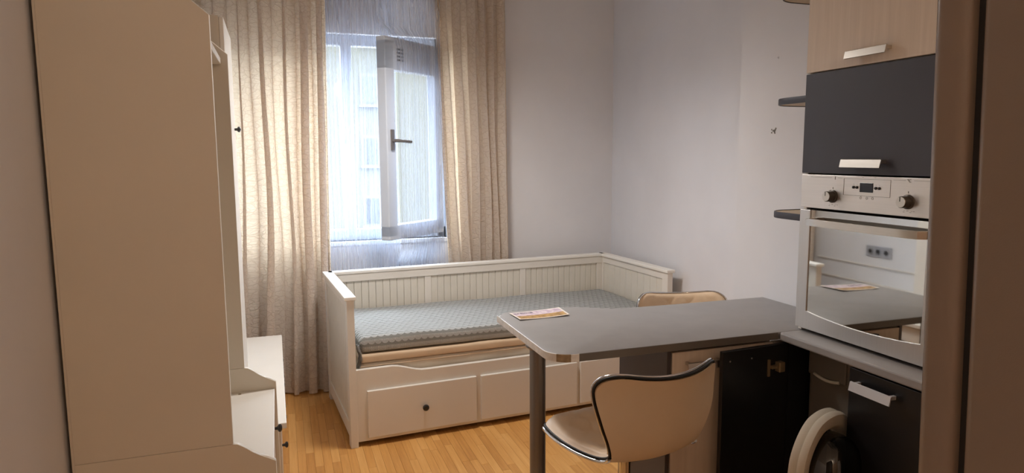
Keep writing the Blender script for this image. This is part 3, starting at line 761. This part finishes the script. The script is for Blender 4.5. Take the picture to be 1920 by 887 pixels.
hb = bmesh.new(); rows = []
for i, p in enumerate(hp):
    a = Vector(hp[max(0, i - 1)]); q = Vector(hp[min(len(hp) - 1, i + 1)]); t = (q - a).normalized(); n = Vector((-t.y, t.x)) * .006
    rows.append([hb.verts.new((p[0] + n.x * s, p[1] + n.y * s, z)) for s, z in ((-1, 1.305), (1, 1.305), (1, 1.330), (-1, 1.330))])
for A, B in zip(rows, rows[1:]):
    for j in range(4): hb.faces.new((A[j], B[j], B[(j + 1) % 4], A[(j + 1) % 4]))
hb.faces.new(rows[0]); hb.faces.new(rows[-1][::-1]); bmesh.ops.recalc_face_normals(hb, faces=hb.faces[:])
bmesh.ops.bevel(hb, geom=[e for e in hb.edges if e.calc_face_angle(0) > 1.2], offset=.002, segments=2, affect='EDGES')
smooth(obj('handle', hb, 'alu', dobj, label='curved metal bar handle'), 40)

# ------------------------------------------------------------------ rounded end shelves beside the oven housing
for z, lab in ((1.757, 'dark edged rounded end shelf beside the anthracite flap door'), (1.312, 'dark edged rounded end shelf level with the oven handle'), (2.163, 'dark edged rounded end shelf highest up beside the wood door')):
    sh = thing('end_shelf', lab, 'shelf', (0, 0, 0), 0, 'rounded end shelves')
    ol = rounded([(1.862, OY + .001), (2.127, OY + .001), (2.127, 2.272), (1.862, 2.272)], [0, 0, .06, .10], 10)
    obj('board', prism(ol, z, z + .020, 'z', .001), 'shelf_wood', sh)
    loop = [p for p in ol if True]
    loop = [(2.127, 2.19)] + [p for p in ol if p[1] > 2.15] + [(1.862, OY + .002)]
    loop = ol[2:] + [ol[0]]
    bm = bmesh.new(); rows = []
    P = [Vector(p) for p in loop]
    for i, p in enumerate(P):
        t = (P[min(i + 1, len(P) - 1)] - P[max(i - 1, 0)]).normalized(); n = Vector((t.y, -t.x))
        if n.dot(p - Vector((2.0, 2.1))) < 0: n = -n
        rows.append([bm.verts.new((p.x + n.x * o_, min(9, p.y + n.y * o_), z + h_)) for o_, h_ in ((-.001, -.003), (.003, -.002), (.004, .002), (.004, .018), (.003, .022), (-.001, .023))])
    for A, B in zip(rows, rows[1:]):
        for j in range(6): bm.faces.new((A[j], B[j], B[(j + 1) % 6], A[(j + 1) % 6]))
    bm.faces.new(rows[0][::-1]); bm.faces.new(rows[-1]); bmesh.ops.recalc_face_normals(bm, faces=bm.faces[:])
    bmesh.ops.translate(bm, verts=bm.verts, vec=(0, 0, 0))
    smooth(obj('edging', bm, 'anth_front', sh, label='dark edging'), 50)

# ------------------------------------------------------------------ fridge (right foreground)
fg = thing('fridge', 'silver grey fridge seen from its side at the right edge', 'fridge', (.69, .158, .027), 0)
fg.rotation_euler = (math.radians(-1.72), 0, 0)
# local: y from -.38 (back) to .366 (door front)
fb = box(0, .58, -.42, .316, .0, 1.86, .012, seg=3); smooth(obj('body', fb, 'fridge', fg), 40)
obj('gasket', box(.012, .57, .314, .326, .04, 1.85), 'fridge_edge', fg, label='dark door gasket')
fd = box(0, .58, .325, .372, .03, 1.858, .014, seg=4); smooth(obj('door', fd, 'fridge', fg), 40)
for yy in (-.38, .25):
    for xx in (.03, .52): obj('foot', lathe([(.015, -.02), (.015, .002)], 12, 'z', (xx + .01, yy + .02, 0)), 'fridge_edge', fg)

# ------------------------------------------------------------------ bar stools
def catmull(P, n):
    out = []
    for i in range(n + 1):
        s = i / n * (len(P) - 1); k = min(int(s), len(P) - 2); t = s - k
        p0, p1, p2, p3 = P[max(k - 1, 0)], P[k], P[k + 1], P[min(k + 2, len(P) - 1)]
        out.append(tuple(.5 * ((2 * b) + (-a + c) * t + (2 * a - 5 * b + 4 * c - d) * t * t + (-a + 3 * b - 3 * c + d) * t ** 3) for a, b, c, d in zip(p0, p1, p2, p3)))
    return out
# (y, z, half width, wrap of the sides)
KEY = [(-.055, .300, .218, .080), (-.043, .265, .226, .082), (-.030, .215, .222, .074), (-.014, .150, .205, .055), (.004, .085, .180, .048), (.035, .030, .160, .040), (.085, .006, .165, .030), (.15, .000, .190, .026), (.225, .004, .212, .022), (.30, .016, .218, .012), (.380, .030, .213, .000), (.435, .020, .198, -.014)]
NS, NTT = 54, 40
PR = catmull(KEY, NS)
arc_l = [0]
for a, b_ in zip(PR, PR[1:]): arc_l.append(arc_l[-1] + math.hypot(b_[0] - a[0], b_[1] - a[1]))
def shell_pt(i, t):
    y, z, hw, wr = PR[i]
    d = min(arc_l[i], arc_l[-1] - arc_l[i]); rc = .075 if arc_l[i] < arc_l[-1] / 2 else .085
    if d < rc: hw = hw - (rc - math.sqrt(max(0, rc * rc - (rc - d) ** 2)))
    a, c = PR[max(i - 1, 0)], PR[min(i + 1, NS)]; ty, tz = c[0] - a[0], c[1] - a[1]; l = math.hypot(ty, tz); ny, nz = -tz / l, ty / l
    ny, nz = (ny, nz) if (ny > 0 or nz > 0) else (-ny, -nz)
    x = hw * t; k = wr * (abs(x) / .22) ** 2
    return Vector((x, y + ny * k, z + nz * k)), Vector((0, ny, nz))
def make_shell(off0, off1, groove):
    bm = bmesh.new(); rows = ([], [])
    for side, off in ((0, off0), (1, off1)):
        for i in range(NS + 1):
            row = []
            for j in range(NTT + 1):
                t = -1 + 2 * j / NTT; p, n = shell_pt(i, t); o = off
                if side == 1:
                    e = min(1, (1 - abs(t)) * 6, arc_l[i] / .02, (arc_l[-1] - arc_l[i]) / .02); o = off0 + (off1 - off0) * math.sqrt(max(0, e))
                    if groove:
                        q1 = (arc_l[i] / .105 + p.x / .105); q2 = (arc_l[i] / .105 - p.x / .105)
                        g = min(abs(q1 - round(q1)), abs(q2 - round(q2))) * .105 / 1.414
                        o -= .006 * math.exp(-(g / .005) ** 2) * min(1, min((1 - abs(t)) * 3, arc_l[i] / .05, (arc_l[-1] - arc_l[i]) / .05))
                row.append(bm.verts.new(p + n * o))
            rows[side].append(row)
    for R_ in rows:
        for i in range(NS):
            for j in range(NTT): bm.faces.new((R_[i][j], R_[i][j + 1], R_[i + 1][j + 1], R_[i + 1][j]))
    A, B = rows
    for i in range(NS):
        for j in (0, NTT): bm.faces.new((A[i][j], A[i + 1][j], B[i + 1][j], B[i][j]))
    for j in range(NTT):
        for i in (0, NS): bm.faces.new((A[i][j], A[i][j + 1], B[i][j + 1], B[i][j]))
    bmesh.ops.recalc_face_normals(bm, faces=bm.faces[:]); return bm
def rim(off, r, i0, i1, grow=0.0):
    path = [shell_pt(i, -1) for i in range(i1, i0 - 1, -1)]
    if i0 == 0: path += [shell_pt(0, -1 + 2 * j / 12) for j in range(1, 12)]
    path += [shell_pt(i, 1) for i in range(i0, i1 + 1)]
    if i1 == NS and i0 == 0: path += [shell_pt(NS, 1 - 2 * j / 12) for j in range(1, 12)]
    return [p + n * off + Vector((p.x, 0, 0)).normalized() * grow for p, n in path]
SEATZ = .598
def make_stool(label, x, y, rz, sz):
    r = thing('bar_stool', label, 'stool', (x, y, 0), rz, 'bar stools at the grey table')
    Tm = Matrix.Translation((0, -.20, sz))
    def part(name, bm, mat, lab=None, sm=True):
        bm.transform(Tm); o = obj(name, bm, mat, r, label=lab); 
        if sm: smooth(o, 60)
        return o
    part('outer_shell', make_shell(-.014, -.002, False), 'shell', 'smooth cream outer shell')
    part('seat_pad', make_shell(-.002, .020, True), 'leather', 'quilted cream padding')
    mid = next(i for i in range(NS) if arc_l[i] > .335)
    part('piping', tube(rim(-.003, .0065, 0, NS, .001), .0046, 8, True), 'black', 'black piping')
    front = [shell_pt(i, -1) for i in range(mid - 4, NS + 1)] + [shell_pt(NS, -1 + 2 * j / 12) for j in range(1, 12)] + [shell_pt(i, 1) for i in range(NS, mid - 5, -1)]
    part('chrome_trim', tube([p + n * -.012 + Vector((p.x, 0, 0)).normalized() * .0055 for p, n in front], .0062, 8), 'chrome', 'chrome trim around the seat')
    back = [shell_pt(i, -1) for i in range(mid - 4, -1, -1)] + [shell_pt(0, -1 + 2 * j / 12) for j in range(1, 12)] + [shell_pt(i, 1) for i in range(0, mid - 3)]
    part('top_trim', tube([p + n * .007 + Vector((p.x, 0, 0)).normalized() * .001 for p, n in back], .0042, 8), 'chrome', 'silver bead along the back edge')
    bmm = lathe([(.09, -.030), (.085, -.018), (.06, -.014)], 24, 'z', (0, .20, 0)); part('seat_plate', bmm, 'black')
    c = lathe([(.028, .02), (.028, .30), (.020, .305), (.020, sz - .028)], 24, 'z'); smooth(obj('column', c, 'chrome', r), 40)
    bs = lathe([(.205, 0), (.205, .006), (.18, .014), (.08, .028), (.035, .05), (.03, .06)], 40, 'z'); smooth(obj('base', bs, 'chrome', r), 40)
    ft = tube([(-.13 * math.cos(a), .03 + .16 * math.sin(a), .28) for a in [math.pi * k / 16 for k in range(17)]], .010, 8); tube([(-.13, .03, .28), (0, 0, .28), (.13, .03, .28)], .010, 8, bm=ft)
    obj('footrest', ft, 'chrome', r, smooth=True)
    return r
make_stool('cream swivel bar stool in front of the grey table, its back to the viewer', 1.05, 1.925, math.radians(6), SEATZ + .012)
make_stool('cream swivel bar stool behind the grey table, only its quilted backrest top showing', 1.80, 2.66, math.radians(165), SEATZ - .03)

# ------------------------------------------------------------------ small things on the walls
mk = bmesh.new()
for (yy, zz, h, wd, rt) in ((2.543, 1.672, .022, .006, .5), (2.548, 1.664, .020, .006, -.5), (2.556, 1.668, .006, .007, 0), (2.566, 1.674, .006, .006, .3), (2.566, 1.660, .006, .006, 0)):
    q = box(-.0015, .0, -wd / 2, wd / 2, -h / 2, h / 2); q.transform(Matrix.Translation((2.128, yy, zz)) @ Matrix.Rotation(rt, 4, 'X')); merge(mk, q)
tag(obj('plaster_chip', mk, 'plaster_mark'), 'small grey chipped plaster mark on the wall between the two end shelves', 'mark')
tag(obj('wall_plug', lathe([(.006, 0), (.006, -.002), (.0035, -.0022), (.003, .0)], 12, 'x', (2.128, 2.542, 1.992)), 'wall'), 'tiny wall plug high on the wall above the chipped mark', 'plug')
ot = thing('wall_socket', 'grey triple wall socket mirrored in the oven glass', 'socket', (XL, 3.895, .822))
obj('plate', box(0, .010, -.115, .115, -.042, .042, .004), 'outlet', ot)
for k in (-1, 0, 1):
    obj('socket_insert', lathe([(.026, .010), (.026, .013), (.020, .0135), (.018, .006)], 24, 'x', (0, k * .071, 0)), 'outlet', ot)
    obj('socket_hole', lathe([(.012, .0135), (.002, .014)], 14, 'x', (0, k * .071, 0)), 'black', ot)
tag(obj('cable_duct', box(XL, XL + .012, 3.30, 4.50, .704, .711, .001), 'white'), 'upper white cable duct on the left wall below the socket', 'cable duct', 'cable ducts on the left wall')
tag(obj('cable_duct', box(XL, XL + .012, 3.30, 4.50, .566, .573, .001), 'white'), 'lower white cable duct on the left wall above the low chest', 'cable duct', 'cable ducts on the left wall')

# ------------------------------------------------------------------ fill lamp added over the entrance (out of frame, lights the foreground)
lp = thing('fill_lamp', 'added round opal fill lamp over the entrance, out of view', 'lamp', (.9, -.7, ZC))
obj('base', lathe([(.10, 0), (.10, -.02)], 24), 'white', lp)
obj('shade', lathe([(.14, -.02), (.15, -.05), (.11, -.085), (.02, -.098)], 28), 'fill_lamp_glass', lp, smooth=True)
ld = bpy.data.lights.new('fill_bulb', 'POINT'); ld.energy = ENTRANCE_FILL_W; ld.color = (1, .79, .60); ld.shadow_soft_size = .12
lo = bpy.data.objects.new('fill_bulb', ld); C.objects.link(lo); lo.parent = lp; lo.location = (0, 0, -.24)

lp = thing('fill_lamp', 'added round opal fill lamp in the middle of the room, out of view', 'lamp', (.72, 3.35, ZC))  # unseen lamp added as soft fill for the room
obj('base', lathe([(.14, 0), (.14, -.02)], 24), 'white', lp)
obj('shade', lathe([(.20, -.02), (.21, -.05), (.16, -.085), (.02, -.098)], 28), 'fill_lamp_glass', lp, smooth=True)
ld = bpy.data.lights.new('fill_bulb', 'SPOT'); ld.energy = ROOM_FILL_W; ld.color = (1, .95, .90); ld.shadow_soft_size = .18; ld.spot_size = math.radians(165); ld.spot_blend = 1.0
lo = bpy.data.objects.new('fill_bulb', ld); C.objects.link(lo); lo.parent = lp; lo.location = (0, 0, -.28)
